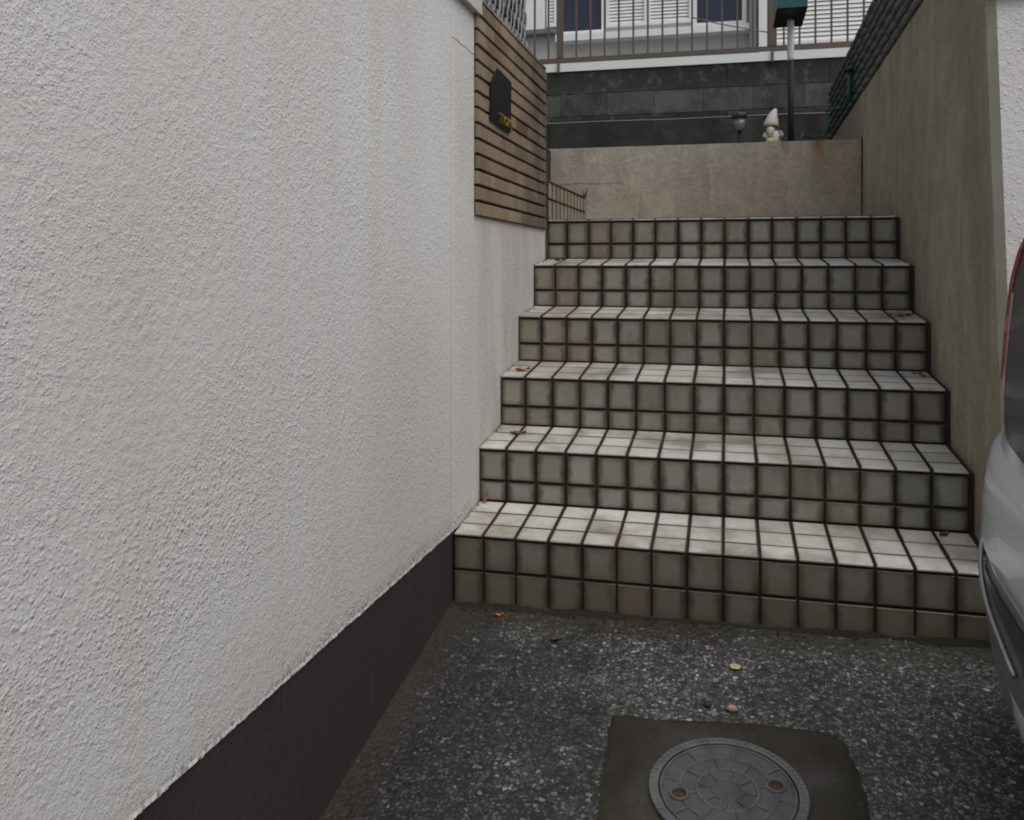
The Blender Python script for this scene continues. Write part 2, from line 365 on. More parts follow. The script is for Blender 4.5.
        ul = me.uv_layers.new(name='UVMap'); ul.data.foreach_set('uv', [c for f in s.uv for q in f for c in q])
        o = bpy.data.objects.new(name, me); C.objects.link(o)
        if parent: o.parent = parent
        return o

def fixnormals(o):
    bm = bmesh.new(); bm.from_mesh(o.data); bmesh.ops.remove_doubles(bm, verts=bm.verts, dist=1e-5)
    bmesh.ops.recalc_face_normals(bm, faces=bm.faces); bm.to_mesh(o.data); bm.free(); return o
def tag(o, label=None, cat=None, group=None, kind=None):
    for k, v in (('label', label), ('category', cat), ('group', group), ('kind', kind)):
        if v: o[k] = v
    return o
def thing(name, label, cat, loc=(0, 0, 0), group=None):
    o = bpy.data.objects.new(name, None); C.objects.link(o); o.location = loc; o.empty_display_size = .1
    return tag(o, label, cat, group)
def boxes(name, mat, parent, *bs):
    m = MB()
    for b in bs: m.box(*b)
    return m.build(name, mat, parent)

# ---------------------------------------------------------------- ground and terrain
LX = -.868                                  # face of the left wall
RX = .757                                   # face of the right wall
def gz(x, y): return -1.095+.127*(y-2.715)+.0187*(min(max(x, -1.1), 1.2)+.868)
m = MB(); nx, ny = 46, 70
def drive(u, v):
    x = -1.0+5.0*u; y = -2.5+5.45*v
    return (x, y, gz(x, y))
m.grid(drive, nx, ny)
tag(m.build('driveway', M['ground']), kind='structure')
zs = gz(0, -2.5)
m = MB(); m.face([(-60, -90, zs-.05), (60, -90, zs-.05), (60, -2.45, zs-.05), (-60, -2.45, zs-.05)])
tag(m.build('road', M['asphalt']), kind='structure')
m = MB()
m.box(-40, -1.08, -2.4, 7.0, -1.9, .72); m.box(.95, 40, 3.2, 7.0, -1.9, .93)
tag(m.build('garden_ground', M['soil']), kind='structure')
m = MB(); m.box(-1.07, .95, 5.53, 7.15, -.3, .70)
tag(m.build('planting_bed_ground', M['soil']), kind='structure')
m = MB(); m.box(-40, 40, 7.36, 90, -.3, 1.66)
tag(m.build('yard_ground', M['yard']), kind='structure')
m = MB(); m.hexa([(-1.06, 4.24, -.2), (.80, 4.24, -.2), (.80, 5.40, -.2), (-1.06, 5.40, -.2), (-1.06, 4.24, .217), (.80, 4.24, .217), (.80, 5.40, .272), (-1.06, 5.40, .272)])
tag(m.build('landing_floor', M['side']), kind='structure')

# ---------------------------------------------------------------- left wall
lw = thing('stucco_wall', 'tall white rough stucco wall with dark brown plinth on the left of the steps', 'wall', (LX, 1, gz(LX, 1)))
def panel(y0, y1, z0a, z0b, z1):
    m = MB(); m.hexa([(LX-.03, y0, z0a), (LX, y0, z0a), (LX, y1, z0b), (LX-.03, y1, z0b), (LX-.03, y0, z1), (LX, y0, z1), (LX, y1, z1), (LX-.03, y1, z1)]); return m
zp = lambda y: -.827-.0201*(y-1.127)-.002
m = MB(); m.box(LX-.20, LX-.029, -2.4, 4.160, -1.95, .90); m.build('wall_core', M['groove'], lw)
m = panel(-2.4, 2.6862, zp(-2.4), zp(2.686), .886)
m2 = panel(2.6888, 4.187, zp(2.689), -1.0, .886)
# ragged lip where the render stops above the plinth
m.build('render_panel', M['stucco'], lw); m2.build('render_panel', M['stucco'], lw)
m = MB()
for k in range(150):
    y = -.2+k*.0194; w = .024
    d = .001+.0022*random.random(); z = zp(y+w/2)
    m.hexa([(LX-.004, y, z-.003*random.random()-.002), (LX+d, y, z-.001), (LX+d*.9, y+w, z-.001-.003*random.random()), (LX-.004, y+w, z-.003*random.random()-.002),
            (LX-.004, y, z+.0045), (LX+.0004, y, z+.004), (LX+.0004, y+w, z+.004), (LX-.004, y+w, z+.0045)])
m.build('render_lip', M['stucco'], lw)
m = MB(); m.hexa([(LX-.028, -2.4, -1.95), (LX-.003, -2.4, -1.95), (LX-.003, 2.74, -1.95), (LX-.028, 2.74, -1.95), (LX-.028, -2.4, zp(-2.4)-.001), (LX-.003, -2.4, zp(-2.4)-.001), (LX-.003, 2.74, zp(2.74)-.001), (LX-.028, 2.74, zp(2.74)-.001)])
m.build('plinth', M['plinth'], lw)
m = MB(); m.box(LX-.22, LX+.022, -2.42, 2.985, .888, 1.02); m.build('coping', M['coping'], lw)
# hairline crack in the render beside the brown tiles
m = MB(); pts = [(2.702, .742), (2.76, .745), (2.80, .741), (2.86, .746), (2.91, .740), (2.956, .744)]
m.tube([(LX+.0003, y, z) for y, z in pts], .0011, 5); m.build('crack', M['cable'], lw)
# brown border-tile facing
bt = MB(); BY0, BY1, BZ0, nrow = 2.955, 4.165, .174, 14
ch_ = (.945-BZ0)/nrow
for r_ in range(nrow):
    z0 = BZ0+r_*ch_+.0045; y = BY0-(.0 if r_ % 2 == 0 else .11)
    while y < BY1:
        a, b = max(y, BY0), min(y+.226, BY1)
        if b-a > .02:
            t_ = min(1, max(0, random.gauss(.55, .20)))
            pr_ = .012+.003*random.random(); j = .003*random.random()
            bt.slab((LX, a+j*(a == BY0), z0), (0, 1, 0), (0, 0, 1), (1, 0, 0), b-a-.0003, ch_-.0105, pr_, .002, t_)
        y += .2275
# return of the facing round the end of the wall, and its cap course
for r_ in range(nrow):
    z0 = BZ0+r_*ch_+.0045
    bt.slab((LX-.20, BY1-.001, z0), (1, 0, 0), (0, 0, 1), (0, 1, 0), .21, ch_-.009, .012, .002, random.random())
for k in range(5):
    bt.slab((LX-.20, BY0+k*.241, .947), (1, 0, 0), (0, 1, 0), (0, 0, 1), .212, .2395, .016, .003, .7+.3*random.random())
bt.build('tile_facing', M['brick'], lw)
m = MB(); m.box(LX-.19, LX+.0035, BY0+.002, BY1-.004, BZ0+.002, .946); m.build('tile_bedding', M['groove'], lw)

# nameplate on the brown tiles
npz = thing('nameplate', 'black house-shaped nameplate with gold lettering on the brown tiled wall', 'sign', (LX+.015, 3.3, .53))
m = MB(); m.prism([(3.10, .535), (3.405, .531), (3.415, .738), (3.205, .748), (3.112, .676)], 'x', LX+.0155, LX+.0225)
fixnormals(m.build('plate', M['sign'], npz))
cu = bpy.data.curves.new('letters', 'FONT'); cu.body = 'TTOMI'; cu.size = .078; cu.extrude = .003; cu.align_x = 'LEFT'
to = bpy.data.objects.new('tmp_text', cu); C.objects.link(to)
bpy.context.view_layer.update()
dg = bpy.context.evaluated_depsgraph_get(); me = bpy.data.meshes.new_from_object(to.evaluated_get(dg)); bpy.data.objects.remove(to)
wd = max(v.co.x for v in me.vertices)
for v in me.vertices:
    x, y, z = v.co; v.co = (.0075+z+.0030, -.090+x*.195/wd, .016+y*.66)
me.materials.append(M['gilt']); lo = bpy.data.objects.new('lettering', me); C.objects.link(lo); lo.parent = npz

# woven fences on the walls
def fence_weave(name, label, X, y0, y1, zb, zt, along, parent_loc, slope=0.0, cells=(.2, .036)):
    t = thing(name, label, 'fence', parent_loc)
    back = MB(); back.hexa([(X-.006, y0, zb(y0)), (X+.006, y0, zb(y0)), (X+.006, y1, zb(y1)), (X-.006, y1, zb(y1)), (X-.006, y0, zt(y0)), (X+.006, y0, zt(y0)), (X+.006, y1, zt(y1)), (X-.006, y1, zt(y1))])
    back.build('mesh_backing', M['fenceback'], t)
    w = MB(); L, H = cells
    if along:
        nr = int((zt(y0)-zb(y0))/H)
        for r_ in range(nr):
            y = y0-(r_ % 2)*L*.5-(r_ % 3)*.03
            while y < y1:
                a, b = max(y, y0), min(y+L*.86, y1)
                if b-a > .03:
                    f = (r_+.5)/nr
                    za, zc = [zb(q)+(zt(q)-zb(q))*f for q in (a, b)]
                    for sgn in (-1, 1):
                        q = X+sgn*.010
                        w.tube([(q-sgn*.012, a, za), (q+sgn*.009, a+.008, za), (q+sgn*.011, (a+b)/2, (za+zc)/2), (q+sgn*.009, b-.008, zc), (q-sgn*.012, b, zc)], H*.30, 6)
                y += L
    else:
        ny_ = int((y1-y0)/.034)
        for c_ in range(-4, ny_):
            z = -(c_ % 2)*.07
            while z < 1.2:
                ya = y0+c_*.034+.01+random.uniform(-.008, .008); p = []
                for k in range(5):
                    q = k/4; yy = ya+.05*q; zz = zb(y0)+z+.125*q
                    p.append((X+.014+.008*math.sin(q*math.pi), yy, zz))
                if p[0][1] > y0 and p[-1][1] < y1-.005 and p[0][2] >= zb(y0)-.001 and p[-1][2] <= zt(y0): w.tube(p, random.uniform(.0045, .0085), 6)
                z += .14
    w.build('weave', M['fence'], t)
    return t
fr = fence_weave('woven_fence', 'black woven plastic fence on top of the stained concrete wall right of the steps', .775, 2.95, 7.02,
    lambda y: 1.053-.034*(y-3.756), lambda y: 1.475-.034*(y-3.756)-.011*(y-3.7), True, (.775, 5, .98), cells=(.22, .060))
fl = fence_weave('woven_fence', 'black woven fence standing on the brown tiled wall left of the steps', LX-.10, 2.99, 4.17,
    lambda y: .963, lambda y: 1.75, False, (LX-.1, 3.6, .96))

# ---------------------------------------------------------------- right wall
rw = thing('retaining_wall', 'stained brown concrete wall with a white stucco end on the right of the steps', 'wall', (1.0, 4, -1.0))
yb = lambda z: 2.790+.127*(z-.016)              # battered front face
zt_ = lambda y: 1.053-.034*(y-3.756)
m = MB(); c0 = .022
m.add([(RX, yb(-1.2)+c0, -1.2), (RX, 7.0, -1.2), (.95, 7.0, -1.2), (.95, yb(-1.2)+c0, -1.2),
       (RX, yb(zt_(2.9))+c0, zt_(2.9)), (RX, 7.0, zt_(7.0)), (.95, 7.0, zt_(7.0)), (.95, yb(zt_(2.9))+c0, zt_(2.9))],
      [(0, 1, 2, 3), (7, 6, 5, 4), (0, 4, 5, 1), (1, 5, 6, 2), (2, 6, 7, 3), (3, 7, 4, 0)])
fixnormals(m.build('concrete_body', M['side'], rw))
m = MB(); g = .024
m.add([(RX+.001, yb(-1.2)+c0-.001, -1.2), (RX+g, yb(-1.2)-.001, -1.2), (RX+g, yb(-1.2)+.04, -1.2), (RX+.001, yb(-1.2)+.04, -1.2),
       (RX+.001, yb(1.08)+c0-.001, 1.08), (RX+g, yb(1.08)-.001, 1.08), (RX+g, yb(1.08)+.04, 1.08), (RX+.001, yb(1.08)+.04, 1.08)],
      [(3, 2, 1, 0), (4, 5, 6, 7), (0, 1, 5, 4), (1, 2, 6, 5), (2, 3, 7, 6), (3, 0, 4, 7)])
m.build('corner_strip', M['strip'], rw)
m = MB()
m.add([(RX+g, yb(-1.2), -1.2), (4.2, yb(-1.2), -1.2), (4.2, yb(-1.2)+.2, -1.2), (RX+g, yb(-1.2)+.2, -1.2),
       (RX+g, yb(.80), .80), (4.2, yb(.80), .80), (4.2, yb(.80)+.2, .80), (RX+g, yb(.80)+.2, .80)],
      [(3, 2, 1, 0), (4, 5, 6, 7), (0, 1, 5, 4), (1, 2, 6, 5), (2, 3, 7, 6), (3, 0, 4, 7)])
m.build('stucco_front', M['stucco'], rw)
m = MB(); m.box(RX+.004, 4.2, yb(.8)-.022, yb(.8)+.22, .803, 1.10); m.build('coping', M['coping'], rw)

# ---------------------------------------------------------------- staircase
st = thing('staircase', 'flight of six worn white tiled steps with dark grout between two walls', 'stairs', (-.06, 2.715, gz(-.06, 2.715)))
P_, Y1, Z1, D_, RI, SL = .1075, 2.715, -.870, .3029, .2188, .089
XL, XR = LX+.002, .742
ts = MB()
def tint(): return min(1, max(0, random.gauss(.5, .22)))
for i in range(6):
    yn, zn = Y1+D_*i, Z1+RI*i
    zb_ = (zn-RI+SL*D_) if i else gz(0, Y1)-.02
    core = MB()          # grout-coloured body of the step
    core.hexa([(XL, yn+.010, zb_-.25), (RX-.001, yn+.010, zb_-.25), (RX-.001, yn+D_+.05, zb_-.25), (XL, yn+D_+.05, zb_-.25),
               (XL, yn+.010, zn-.0078), (RX-.001, yn+.010, zn-.0078), (RX-.001, yn+D_+.05, zn-.0078+SL*(D_+.04)), (XL, yn+D_+.05, zn-.0078+SL*(D_+.04))])
    step = core.build('step', M['grout'], st)
    rt = MB(); tt = MB(); tt.grime = 0.0  # treads take the paler tone that carries painted-in sky light
    for k in range(15):
        x0 = -.874+P_*k+.0036; x1 = x0+P_-.0072
        if k == 0: x0 = XL+.001
        if k == 14: x1 = XR-.004
        w = x1-x0
        # riser: one whole tile under the nosing, a cut tile below
        top = zn-.0165
        j = lambda a=.0008: random.uniform(-a, a)
        rt.slab((x0+j(), yn+.0105+j(.0006), top-.0985), (1, 0, 0), (0, 0, 1), (0, -1, 0), w, .0985, .0075, .0022, tint())
        zl = zb_+.002 if i else gz(x0, Y1)-.01
        rt.slab((x0+j(), yn+.0105+j(.0006), zl), (1, 0, 0), (0, 0, 1), (0, -1, 0), w, top-.1075-zl, .0075, .0022, tint())
        # tread: nosing piece and two rows behind
        if i < 5:
            v = Vector((0, 1, SL)).normalized(); n_ = Vector((0, -SL, 1)).normalized()
            for (a, b) in ((0, .0845), (.0895, .192), (.197, .2985)):
                o = Vector((x0+j(), yn+.0005, zn-.0068))+v*a+n_*j(.0005)
                tt.slab(o, (1, 0, 0), v, n_, w, b-a, .0068, .0026, min(1, tint()+.15), a == 0)
        else:
            tt.slab((x0+j(), yn+.0005, zn-.0068), (1, 0, 0), (0, 1, 0), (0, 0, 1), w, .09, .0068, .0026, tint(), True)
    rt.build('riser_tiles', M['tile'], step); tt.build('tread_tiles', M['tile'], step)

# side step on the landing, tiled riser turning left behind the brown wall
ss = thing('landing_step', 'low tiled riser turning left on the landing behind the brown tiled wall', 'step', (-.86, 4.8, .25))
m = MB(); m.hexa([(-1.06, 4.20, .2), (-.862, 4.20, .2), (-.862, 5.388, .2), (-1.06, 5.388, .2), (-1.06, 4.20, .412), (-.862, 4.20, .412), (-.862, 5.388, .418), (-1.06, 5.388, .418)])
m.build('step_body', M['grout'], ss)
m = MB()
for k in range(11):
    y0 = 4.205+k*P_
    m.slab((-.863, y0, .331), (0, 1, 0), (0, 0, 1), (1, 0, 0), P_-.009, .078, .0075, .0022, tint())
    m.slab((-.863, y0, .222), (0, 1, 0), (0, 0, 1), (1, 0, 0), P_-.009, .101, .0075, .0022, tint())
m.build('riser_tiles', M['tile'], ss)
m = MB()
for k in range(11):
    m.slab((-1.05, 4.205+k*P_, .413+.0005*k), (1, 0, 0), (0, 1, 0), (0, 0, 1), .195, P_-.009, .0075, .0022, tint())
m.build('tread_tiles', M['tile'], ss)

# ---------------------------------------------------------------- back wall of the landing
bw = thing('landing_wall', 'low beige concrete wall with rust streaks across the top of the steps', 'wall', (-.1, 5.45, .25))
m = MB(); m.box(-2.2, RX-.002, 5.39, 5.54, .1, .732); m.build('wall_body', M['back'], bw)
m = MB()
for x, z0, z1 in ((-.11, .60, .36), (.335, .50, .28), (-.52, .42, .28)):
    n_ = 7; m.tube([(x+random.uniform(-.008, .008), 5.3895, z0+(z1-z0)*k/n_) for k in range(n_+1)], .0008, 5)
m.tube([(-1.1+k*.06, 5.3893, .508+random.uniform(-.003, .003)) for k in range(9)], .0009, 5)
m.build('crack', M['twig'], bw)
m = MB(); m.box(RX-.007, RX-.001, 5.380, 5.389, .25, .745); m.build('joint_filler', M['groove'], bw)

# weeds in the corner of the landing step
wd_ = thing('dry_weed', 'small dry weed growing in the corner of the landing step', 'weed', (-.862, 5.37, .40))
m = MB()
for k in range(9):
    a = random.uniform(-1, 1); h = random.uniform(.03, .09)
    m.tube([(-.862, 5.372, .40), (-.862+.02*a, 5.368, .40+h*.6), (-.862+.03*a, 5.362, .40+h)], [.0035, .0025, .001], 5)
m.build('stems', M['twig'], wd_)

# ---------------------------------------------------------------- sooty block wall, coping, cable
kb = thing('block_wall', 'sooty dark concrete block wall behind the planting bed', 'wall', (0, 7.28, .7))
m = MB()
zc = [1.617, 1.425, 1.238]
for r_ in range(5):
    zt2 = 1.617-.191*r_; x = -6.2+(.2 if r_ % 2 else .0)-.02
    while x < 6:
        m.slab((x, 7.208, zt2-.187), (1, 0, 0), (0, 0, 1), (0, -1, 0), .3865, .1875, .008, .0022, random.random())
        x += .3885
m.build('blocks', M['block'], kb)
boxes('wall_core', M['grout'], kb, (-6.2, 6.2, 7.209, 7.36, .6, 1.616))
boxes('footing', M['footing'], kb, (-6.2, 6.2, 7.165, 7.199, .6, 1.175))
boxes('coping', M['white'], kb, (-6.2, 6.2, 7.19, 7.37, 1.619, 1.688))
m = MB(); m.tube([(-6+k*.5, 7.185, 1.187+.003*math.sin(k*2.1)) for k in range(25)], .0055, 6)
tag(m.build('cable', M['cable']), 'thin grey cable running along the sooty block wall', 'cable')

# railing
rl = thing('metal_railing', 'bronze metal railing with thin upright bars above the block wall', 'railing', (0, 7.25, 1.69))
boxes('bottom_rail', M['railbrown'], rl, (-3.2, 3.2, 7.20, 7.235, 1.702, 1.736))
boxes('top_rail', M['railbrown'], rl, (-3.2, 3.2, 7.195, 7.24, 2.62, 2.66))
bar0 = None
for k in range(-20, 25):
    x = -.280+.1185*k
    if bar0 is None:
        m = MB(); m.box(x-.0075, x+.0075, 7.21, 7.225, 1.736, 2.62); bar0 = m.build('baluster', M['railbrown'], rl); xb0 = x
    else:
        o = bar0.copy(); C.objects.link(o); o.parent = rl; o.location = (x-xb0, 0, 0)
for x in (-1.372, .344, -3.1, 2.06):
    boxes('post', M['railbrown'], rl, (x-.021 if x < 0 else x-.033, x+.021 if x < 0 else x+.033, 7.196, 7.239, 1.739, 2.66), (x-.009, x+.009, 7.172, 7.189, 1.605, 1.700))

# ---------------------------------------------------------------- house beyond
hs_ = thing('white_house', 'white house with dark windows and louvred shutters behind the railing', 'house', (0, 9, 1.66))
HY = 8.8
boxes('wall', M['dullwhite'], hs_, (-8, 8, HY+.02, HY+6, 2.10, 5.2))
boxes('foundation', M['housegrey'], hs_, (-8, 8, HY+.10, HY+6, 1.5, 2.10))
boxes('sill_band', M['white'], hs_, (-1.69, .20, HY-.14, HY+.019, 2.258, 2.325))
boxes('roof', M['housegrey'], hs_, (-8.4, 8.4, HY-.5, HY+6.4, 5.2, 5.3))
def window(x0, x1, z0, z1):
    w = MB()
    for b in ((x0-.04, x0, z0-.045, z1+.04), (x1, x1+.04, z0-.045, z1+.04), (x0, x1, z0-.045, z0), (x0, x1, z1, z1+.04)): w.box(b[0], b[1], HY-.035, HY+.018, b[2], b[3])
    f = w.build('window', M['white'], hs_); boxes('pane', M['navy'], f, (x0, x1, HY-.004, HY+.012, z0, z1))
window(-1.65, -1.235, 2.38, 3.4); window(-.294, .136, 2.38, 3.4)
def louvre(x0, x1, z0, z1, y=HY, sp=.052):
    w = MB(); z = z0+.03
    for b in ((x0, x0+.03), (x1-.03, x1)): w.box(b[0], b[1], y-.03, y+.018, z0, z1)
    w.box(x0+.03, x1-.03, y-.03, y+.018, z0, z0+.03)
    while z < z1-.03:
        w.hexa([(x0+.03, y-.014, z+.003), (x1-.03, y-.014, z+.003), (x1-.03, y-.008, z), (x0+.03, y-.008, z), (x0+.03, y-.002, z+sp*.90), (x1-.03, y-.002, z+sp*.90), (x1-.03, y+.004, z+sp*.88), (x0+.03, y+.004, z+sp*.88)])
        z += sp
    f = w.build('shutter', M['white'], hs_)
    boxes('shutter_back', M['housegrey'], f, (x0+.03, x1-.03, y+.013, y+.017, z0+.03, z1))
louvre(-1.19, -.78, 2.40, 3.4, sp=.034); louvre(-.775, -.34, 2.40, 3.4, sp=.034); louvre(-1.80, -1.695, 2.44, 3.4, sp=.034)
louvre(.42, 1.9, 2.06, 3.4, HY-.25, sp=.040)
boxes('corner_post', M['white'], hs_, (.285, .40, HY-.30, HY+.018, 1.66, 3.6))
boxes('downpipe', M['housegrey'], hs_, (.205, .27, HY-.10, HY-.02, 1.66, 3.6))
boxes('bay_panel', M['white'], hs_, (-2.3, -1.82, HY-.12, HY+.018, 2.40, 3.6))
boxes('bay_wall', M['dullwhite'], hs_, (.41, 4, HY-.20, HY+.018, 1.66, 3.6))
boxes('bay_ledge', M['cable'], hs_, (-2.3, -1.70, HY-.13, HY+.018, 2.355, 2.398))
m = MB(); m.tube([(-.31, 7.9, 2.20), (-.05, 7.9, 2.12), (.36, 7.9, 2.02)], .006, 5)
tag(m.build('drooping_wire', M['cable']), 'thin dark wire drooping in front of the right dark window', 'wire')

# ---------------------------------------------------------------- things on the planting bed
mbx = thing('post_mailbox', 'teal mailbox on a black and white pole behind the landing wall', 'mailbox', (.374, 5.60, .70))
m = MB(); m.tube([(.376, 5.60, .66), (.375, 5.60, 1.256)], .0185, 14); m.build('pole', M['poleblack'], mbx)
m = MB(); n_ = 12; m.tube([(.375+random.uniform(-.002, .002), 5.60, 1.252+.25*k/n_) for k in range(n_+1)], [.0205+random.uniform(-.0015, .0015) for k in range(n_+1)], 14); m.build('pole_sleeve', M['polewhite'], mbx)
m = MB(); m.lathe((.375, 5.60, 1.502), [(.016, 0), (.020, .002), (.020, .015)], 14); m.build('mount', M['railbrown'], mbx)
prof = [(.284, 1.518), (.452, 1.518), (.452, 1.645)]+[(.368+.084*math.cos(a), 1.645+.084*math.sin(a)) for a in [math.pi*k/14 for k in range(1, 14)]]+[(.284, 1.645)]
m = MB(); m.prism(prof, 'y', 5.39, 5.80); fixnormals(m.build('box', M['teal'], mbx))
m = MB(); m.box(.280, .456, 5.385, 5.805, 1.512, 1.519); m.build('base_plate', M['black'], mbx)
m = MB(); m.prism([(.375+(x-.375)*1.03, 1.60+(z-1.60)*1.03) for x, z in prof], 'y', 5.372, 5.389); dr = fixnormals(m.build('door', M['teal'], mbx))
m = MB(); m.box(  .358, .378, 5.355, 5.373, 1.68, 1.70); m.build('handle', M['black'], dr)

gl = thing('garden_light', 'small solar garden light on a black stake at the landing wall', 'garden light', (.071, 5.6, .70))
m = MB(); m.tube([(.071, 5.6, .66), (.071, 5.6, .836)], .011, 10); m.build('stake', M['poleblack'], gl)
m = MB(); m.lathe((.071, 5.6, .834), [(.026, 0), (.034, .006), (.040, .075)], 20); m.build('lens', M['lens'], gl)
m = MB(); m.lathe((.071, 5.6, .909), [(.040, 0), (.047, .004), (.047, .022), (.040, .034), (.036, .038)], 20); cp = m.build('cap', M['black'], gl)
m = MB()
for a in range(4): m.box(.071+.03*math.cos(a*1.57+.5)-.007, .071+.03*math.cos(a*1.57+.5)+.007, 5.56+.012*math.sin(a), 5.574+.012*math.sin(a), .931, .945)
m.build('clips', M['lens'], cp)

gn = thing('garden_gnome', 'small faded white garden gnome with a leaning pointed hat on the landing wall', 'gnome', (.268, 5.58, .70))
gx, gy, g0 = .270, 5.585, .732
b = MB(); b.lathe((gx+.004, gy, g0), [(.030, 0), (.043, .010), (.046, .035), (.043, .060), (.034, .082), (.022, .095)], 22, sx=1.0, sy=.85); b.build('body', M['cream'], gn)
b = MB(); b.lathe((gx-.012, gy-.004, g0+.085), [(.008, 0), (.024, .006), (.032, .024), (.031, .040), (.024, .052)], 20); hd = b.build('head', M['cream'], gn)
b = MB(); b.lathe((gx-.018, gy-.034, g0+.108), [(.002, 0), (.007, .003), (.009, .008), (.006, .014)], 10); b.build('nose', M['resinbrown'], hd)
b = MB()
for sx in (-1, 1): b.lathe((gx-.017+sx*.011, gy-.034, g0+.120), [(.001, 0), (.0035, .002), (.001, .006)], 8)
b.build('eyes', M['black'], hd)
b = MB(); b.tube([(gx-.014, gy-.026, g0+.108), (gx-.016, gy-.040, g0+.092), (gx-.017, gy-.040, g0+.070), (gx-.018, gy-.034, g0+.045)], [.016, .024, .018, .004], 12); b.build('beard', M['cream'], gn)
b = MB(); b.tube([(gx-.012, gy-.002, g0+.118), (gx-.010, gy-.002, g0+.140), (gx-.004, gy, g0+.170), (gx+.004, gy, g0+.200), (gx+.016, gy, g0+.222), (gx+.022, gy, g0+.226)], [.046, .044, .034, .023, .012, .004], 16); b.build('hat', M['cream'], gn)
b = MB(); b.lathe((gx-.012, gy-.002, g0+.113), [(.042, 0), (.048, .004), (.048, .012), (.044, .016)], 20); b.build('hat_brim', M['resinbrown'], gn)
b = MB(); b.tube([(gx+.034, gy-.004, g0+.085), (gx+.052, gy-.012, g0+.066), (gx+.040, gy-.036, g0+.050)], [.015, .014, .010], 10); b.build('arm', M['resingrey'], gn)
b = MB(); b.tube([(gx-.036, gy-.004, g0+.082), (gx-.050, gy-.014, g0+.062), (gx-.036, gy-.040, g0+.050)], [.014, .013, .010], 10); b.build('arm', M['cream'], gn)
b = MB(); b.lathe((gx-.020, gy-.044, g0+.002), [(.010, 0), (.022, .006), (.026, .022), (.018, .038), (.004, .044)], 16); b.build('pot', M['resinyellow'], gn)
for sx in (-1, 1):
    b = MB(); b.tube([(gx+sx*.022+.006, gy+.01, g0+.010), (gx+sx*.024+.006, gy-.03, g0+.012), (gx+sx*.026+.006, gy-.052, g0+.009)], [.014, .015, .006], 10); b.build('boot', M['resinbrown'], gn)

hz = thing('garden_hose', 'green garden hose and spray handle hung over the black fence above the landing', 'hose', (.72, 6.2, 1.0))
def smooth(pts, n=6):
    pts = [Vector(p) for p in pts]; out = []
    for i in range(len(pts)-1):
        p0, p1, p2, p3 = pts[max(i-1, 0)], pts[i], pts[i+1], pts[min(i+2, len(pts)-1)]
        for k in range(n):
            t = k/n; out.append(.5*((2*p1)+(p2-p0)*t+(2*p0-5*p1+4*p2-p3)*t*t+(3*p1-p0-3*p2+p3)*t**3))
    return out+[pts[-1]]
m = MB(); m.tube(smooth([(.722, 5.95, 1.02), (.715, 6.05, 1.03), (.705, 6.25, 1.06), (.70, 6.5, 1.10), (.69, 6.62, 1.105), (.69, 6.55, 1.03), (.685, 6.42, .99), (.68, 6.45, .94), (.66, 6.5, .915), (.60, 6.45, .90), (.52, 6.3, .885), (.49, 6.2, .88), (.48, 6.2, .80), (.47, 6.15, .71)]), .0065, 8); m.build('hose_tube', M['hose'], hz)
m = MB(); m.tube([(.722, 5.67, 1.185), (.722, 5.67, 1.13), (.722, 5.675, 1.05), (.722, 5.685, 1.0)], [.016, .014, .018, .015], 10); m.build('spray_handle', M['hose'], hz)
m = MB(); m.lathe((.722, 5.67, 1.18), [(.02, 0), (.032, .004), (.034, .018), (.028, .026)], 14); m.build('spray_head', M['black'], hz)

# ---------------------------------------------------------------- manhole and mortar patch
PN = Vector((-.0187, -.127, 1)).normalized()
mo = MB()
po = [(-.290, 2.222), (-.20, 2.226), (-.08, 2.231), (.06, 2.247), (.16, 2.245), (.235, 2.236), (.272, 2.215), (.283, 2.13), (.295, 2.02), (.30, 1.88), (.296, 1.72), (.0, 1.69), (-.268, 1.70), (-.272, 1.80), (-.277, 1.90), (-.281, 2.06)]
pf = []
for i in range(len(po)):
    a, b = po[i], po[(i+1) % len(po)]
    for k in range(5):
        t = k/5; pf.append((a[0]*(1-t)+b[0]*t+random.uniform(-.004, .004), a[1]*(1-t)+b[1]*t+random.uniform(-.004, .004)))
n_ = len(pf); V = []
for (dz, ins) in ((-.02, 0), (.001, 0), (.004, .014)):
    for x, y in pf:
        d = Vector((x-.005, y-1.97)); d *= 1-ins/d.length; V.append((d.x+.005, d.y+1.97, gz(x, y)+dz))
mo.add(V, [(j*n_+i, j*n_+(i+1) % n_, (j+1)*n_+(i+1) % n_, (j+1)*n_+i) for j in range(2) for i in range(n_)]+[tuple(range(2*n_, 3*n_))])
tag(mo.build('mortar_patch', M['patch']), 'dark wet square mortar patch around the round manhole cover', 'mortar patch')
MC = Vector((0, 1.99, gz(0, 1.99)+.007)); U = Vector((1, 0, .0187)).normalized(); V_ = PN.cross(U); ROT = R(16)
def mp(r, a, h=0):
    a += ROT; return MC+U*(r*math.cos(a))+V_*(r*math.sin(a))+PN*h
mh = thing('manhole_cover', 'round cast iron manhole cover with a web pattern and two lifting holes', 'manhole cover', MC)
def ring(m, r0, r1, h0, h1, n=96):
    m.grid(lambda u, v: mp([r0, r0, r1, r1][round(v*3)], 2*math.pi*u, [h0, h1, h1, h0][round(v*3)]), n, 3, smooth=False)
m = MB(); ring(m, .152, .172, -.01, .006)
for k in range(72):
    a = 2*math.pi*k/72; d = .030
    m.hexa([mp(.160, a-d/1, .005), mp(.171, a-d/1, .005), mp(.171, a+d/1, .005), mp(.160, a+d/1, .005), mp(.161, a-d*.6, .0080), mp(.1705, a-d*.6, .0080), mp(.1705, a+d*.6, .0080), mp(.161, a+d*.6, .0080)])
m.build('rim', M['worniron'], mh)
m = MB()
HR = .108
def hole(p): return min((p-mp(HR, 0)).length, (p-mp(HR, math.pi)).length)
